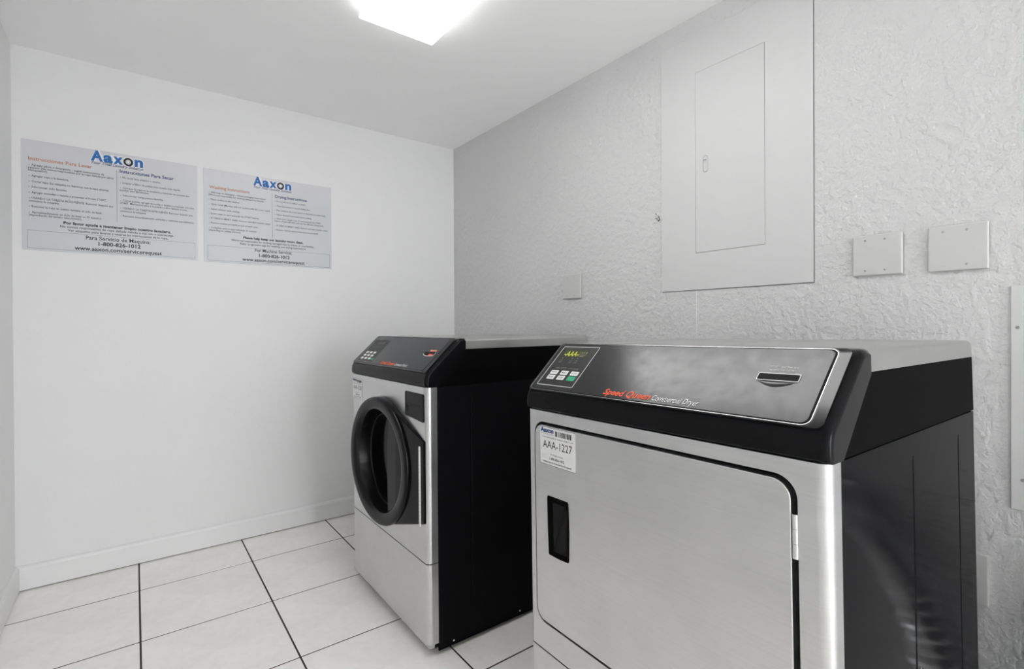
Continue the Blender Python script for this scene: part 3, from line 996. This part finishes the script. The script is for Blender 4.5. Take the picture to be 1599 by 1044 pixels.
for A, B in ((outer, f1_), (f1_, f2_), (f2_, f3_)):
    for k in range(len(hl_)):
        bm.faces.new((A[k], A[(k + 1) % len(hl_)], B[(k + 1) % len(hl_)], B[k]))
hd = link('door_handle', bm, M['black_matte'], door)
bm = bmesh.new()
bm.faces.new([bm.verts.new(FRT(a, b_, 0.0026)) for a, b_ in inl2])
# finger bar inside the recess
link('handle_recess', bm, M['void'], door)
for zc in (0.757, 0.447):
    bm = bmesh.new()
    for k in range(3):
        z_ = zc - 0.0325 + k * 0.0217
        cyl(bm, L(0.0005, 0.6385, z_), L(0.0005, 0.6385, z_ + 0.0212), 0.0042, 14)
    box(bm, (0.002, 0.6335, zc - 0.030), (0.014, 0.6365, zc + 0.030), L)
    link('hinge', bm, M['chrome'], dryer, True)
asset_label(dryer, 0.0522, 0.1785, 0.7452, 0.8335, 'AAA-1227', 0.0022)
# chipped paint on the side
bm = bmesh.new()
slab(bm, [(0.356, 0.4335), (0.3580, 0.4300), (0.3590, 0.4360), (0.3605, 0.4420), (0.3590, 0.4480), (0.3585, 0.4400), (0.3565, 0.4370)], lambda a, b_, d: L(a, WD + d, b_), -0.0005, 0.0005)
link('paint_chip', bm, M['white_line'], dryer)

# ---- washer
washer = root_of(-0.9216, -0.6989, -0.0013, -0.0019, 0.0039, 'washing_machine', 'stainless washing machine with a round black glass door, standing beyond the dryer', 'washing machine')
machine('washer', washer)
link('front_panel', front_bm(0.3010, ZC - 0.0005, hole=rrect(0.346 - 0.186, 0.346 + 0.186, 0.572 - 0.186, 0.572 + 0.186, 0.186, 14), depth=0.024), M['steel'], washer, True)
# lower panel with a tucked-under bottom edge
bm = front_bm(0.038, 0.2975)
bmesh.ops.remove_doubles(bm, verts=bm.verts, dist=1e-5)
link('lower_panel', bm, M['steel'], washer, True)
bm = bmesh.new()
pp = [(0.0, 0.0395), (0.001, 0.034), (0.004, 0.029), (0.010, 0.025), (0.036, 0.022), (0.036, 0.0395)]
lo_ = [bm.verts.new(L(u, 0.006, z)) for u, z in pp]
hi_ = [bm.verts.new(L(u, WD - 0.006, z)) for u, z in pp]
for k in range(len(pp)):
    bm.faces.new((lo_[k], lo_[(k + 1) % len(pp)], hi_[(k + 1) % len(pp)], hi_[k]))
bm.faces.new(lo_)
bm.faces.new(hi_)
link('toe_edge', bm, M['steel'], washer)
# door: ring, ear towards the hinge, glass
DC, DZ = 0.346, 0.572
def ring_pt(r, t, d):
    v = DC + r * math.cos(t)
    k = min(1.0, d / 0.046)
    d2 = d * (1 - 0.36 * (v - DC) / 0.234) if d > 0 else d
    return L(-d2, v, DZ + r * math.sin(t))
NT = 72
def lathe(prof, cap=False):
    bm = bmesh.new()
    rg = [[bm.verts.new(ring_pt(r, 2 * math.pi * k / NT, d)) for k in range(NT)] for r, d in prof]
    for A, B in zip(rg, rg[1:]):
        for k in range(NT):
            bm.faces.new((A[k], A[(k + 1) % NT], B[(k + 1) % NT], B[k]))
    if cap:
        bm.faces.new(rg[-1])
    return bm
wd = link('door', lathe([(0.230, -0.001), (0.2340, 0.008), (0.2350, 0.020), (0.2345, 0.029), (0.2320, 0.0345), (0.2270, 0.0372), (0.2180, 0.0380), (0.2040, 0.0370), (0.1940, 0.0348), (0.1890, 0.0310), (0.1850, 0.0220), (0.1790, -0.0080), (0.1745, -0.0190)]), M['ring'], washer, True)
link('inner_ring', lathe([(0.1755, -0.0180), (0.1740, -0.0100), (0.1700, -0.0070), (0.1660, -0.0080), (0.1640, -0.0120), (0.1635, -0.0190)]), M['ring'], wd, True)
link('door_glass', lathe([(0.1640, -0.0180), (0.155, -0.0150), (0.135, -0.0165), (0.11, -0.0180), (0.08, -0.0192), (0.04, -0.0200), (0.01, -0.0202)], True), M['glass'], wd, True)
# ear: hull of the ring and the hinge edge
bm = bmesh.new()
def tangent(px, pz, sgn, R_=0.230):
    dx, dz = px - DC, pz - DZ
    dist = math.hypot(dx, dz)
    return math.atan2(dz, dx) + sgn * math.acos(R_ / dist)
HV, HB, HTP = 0.6735, 0.4300, 0.6950
ta = tangent(HV, HTP, 1)
tb_ = tangent(HV, HB, -1)
lp = [(HV, HB), (HV, HTP)]
arc_ = [(DC + 0.230 * math.cos(ta), DZ + 0.230 * math.sin(ta)), (DC + 0.06, DZ + 0.05), (DC + 0.06, DZ - 0.05), (DC + 0.230 * math.cos(tb_), DZ + 0.230 * math.sin(tb_))]
lp = lp + arc_
def ear_d(v):
    t = max(0, min(1, (HV - v) / 0.18))
    return 0.005 + 0.013 * t
# subdivide loop
lp2 = []
for k in range(len(lp)):
    p, q = lp[k], lp[(k + 1) % len(lp)]
    for s_ in range(4):
        lp2.append((p[0] + (q[0] - p[0]) * s_ / 4, p[1] + (q[1] - p[1]) * s_ / 4))
bk = [bm.verts.new(FRT(a, b_, -0.001)) for a, b_ in lp2]
fm = [bm.verts.new(FRT(a, b_, ear_d(a) - 0.003)) for a, b_ in lp2]
ins = offset_loop(lp2, 0.004)
ft = [bm.verts.new(FRT(a, b_, ear_d(a))) for a, b_ in ins]
for A, B in ((bk, fm), (fm, ft)):
    for k in range(len(lp2)):
        bm.faces.new((A[k], A[(k + 1) % len(lp2)], B[(k + 1) % len(lp2)], B[k]))
bm.faces.new(ft)
bmesh.ops.triangulate(bm, faces=[f_ for f_ in bm.faces if len(f_.verts) > 4])
link('door_ear', bm, M['black'], wd)
bm = bmesh.new()
nk = 22
for k in range(nk):
    z_ = 0.4180 + (0.6760 - 0.4180) * k / nk
    cyl(bm, L(-0.0060, 0.6470, z_), L(-0.0060, 0.6470, z_ + 0.0100), 0.0052, 10)
cyl(bm, L(-0.0060, 0.6470, 0.417), L(-0.0060, 0.6470, 0.677), 0.0044, 10)
link('piano_hinge', bm, M['chrome'], wd)
# dispenser cover
bm = bmesh.new()
dl = rrect(0.5285, 0.6690, 0.7545, 0.8470, 0.008, 5)
dl = [(a, b_ + (0.010 * max(0, (0.600 - a)) / 0.07 if b_ < 0.78 else 0)) for a, b_ in dl]
slab(bm, dl, FRT, -0.001, 0.0035, 0.002, 2)
dp = link('dispenser_cover', bm, M['black'], washer, True)
bm = bmesh.new()
tri = [(0.542, 0.7760), (0.5620, 0.7990), (0.6420, 0.8030), (0.6420, 0.8075), (0.5420, 0.8075)]
slab(bm, tri, FRT, 0.003, 0.0050, 0.0006)
link('dispenser_lip', bm, M['black'], dp)
bm = bmesh.new()
slab(bm, [(0.5455, 0.7835), (0.5590, 0.8000), (0.5455, 0.8040)], FRT, 0.0048, 0.0053)
link('dispenser_notch', bm, M['void'], dp)
asset_label(washer, 0.0065, 0.1235, 0.7690, 0.8525, 'AAA-1228', 0.0002)

# ------------------------------------------------------------ foil vent duct on the wall beside the dryer
dd_ = thing('dryer_duct', 'silver ribbed foil vent duct running down the right wall into the back of the dryer', 'duct', (-0.075, -2.875, 0.54))
path = [Vector(q) for q in ((-0.004, -2.875, 0.540), (-0.045, -2.868, 0.548), (-0.082, -2.825, 0.540), (-0.088, -2.765, 0.490), (-0.088, -2.710, 0.410), (-0.088, -2.670, 0.307), (-0.088, -2.645, 0.205), (-0.086, -2.600, 0.115), (-0.080, -2.50, 0.078), (-0.074, -2.36, 0.075), (-0.074, -2.26, 0.085))]
def catmull(P, t):
    i = min(int(t), len(P) - 2)
    u = t - i
    p0, p1, p2, p3 = P[max(i - 1, 0)], P[i], P[i + 1], P[min(i + 2, len(P) - 1)]
    return 0.5 * ((2 * p1) + (p2 - p0) * u + (2 * p0 - 5 * p1 + 4 * p2 - p3) * u * u + (3 * p1 - p0 - 3 * p2 + p3) * u ** 3)
bm = bmesh.new()
NS, NR = 150, 16
rg = []
for k in range(NS + 1):
    t = (len(path) - 1) * k / NS
    p = catmull(path, t)
    q = catmull(path, min(t + 0.02, len(path) - 1)) - catmull(path, max(t - 0.02, 0))
    q.normalize()
    s_ = q.cross(Vector((0.3, 0.1, 1))).normalized()
    w_ = q.cross(s_)
    r_ = 0.054 + (0.006 if k % 4 in (1, 2) else -0.002)
    rg.append([bm.verts.new(p - Vector((-0.075, -2.875, 0.54)) + (s_ * math.cos(2 * math.pi * j / NR) + w_ * math.sin(2 * math.pi * j / NR)) * r_ * random.uniform(0.975, 1.025)) for j in range(NR)])
for A, B in zip(rg, rg[1:]):
    for j in range(NR):
        bm.faces.new((A[j], A[(j + 1) % NR], B[(j + 1) % NR], B[j]))
link('hose', bm, M['foil'], dd_)
bm = bmesh.new()
cyl(bm, (0.0755, 0, 0), (0.068, 0, 0), 0.078, 28)
link('wall_collar', bm, M['foil'], dd_)
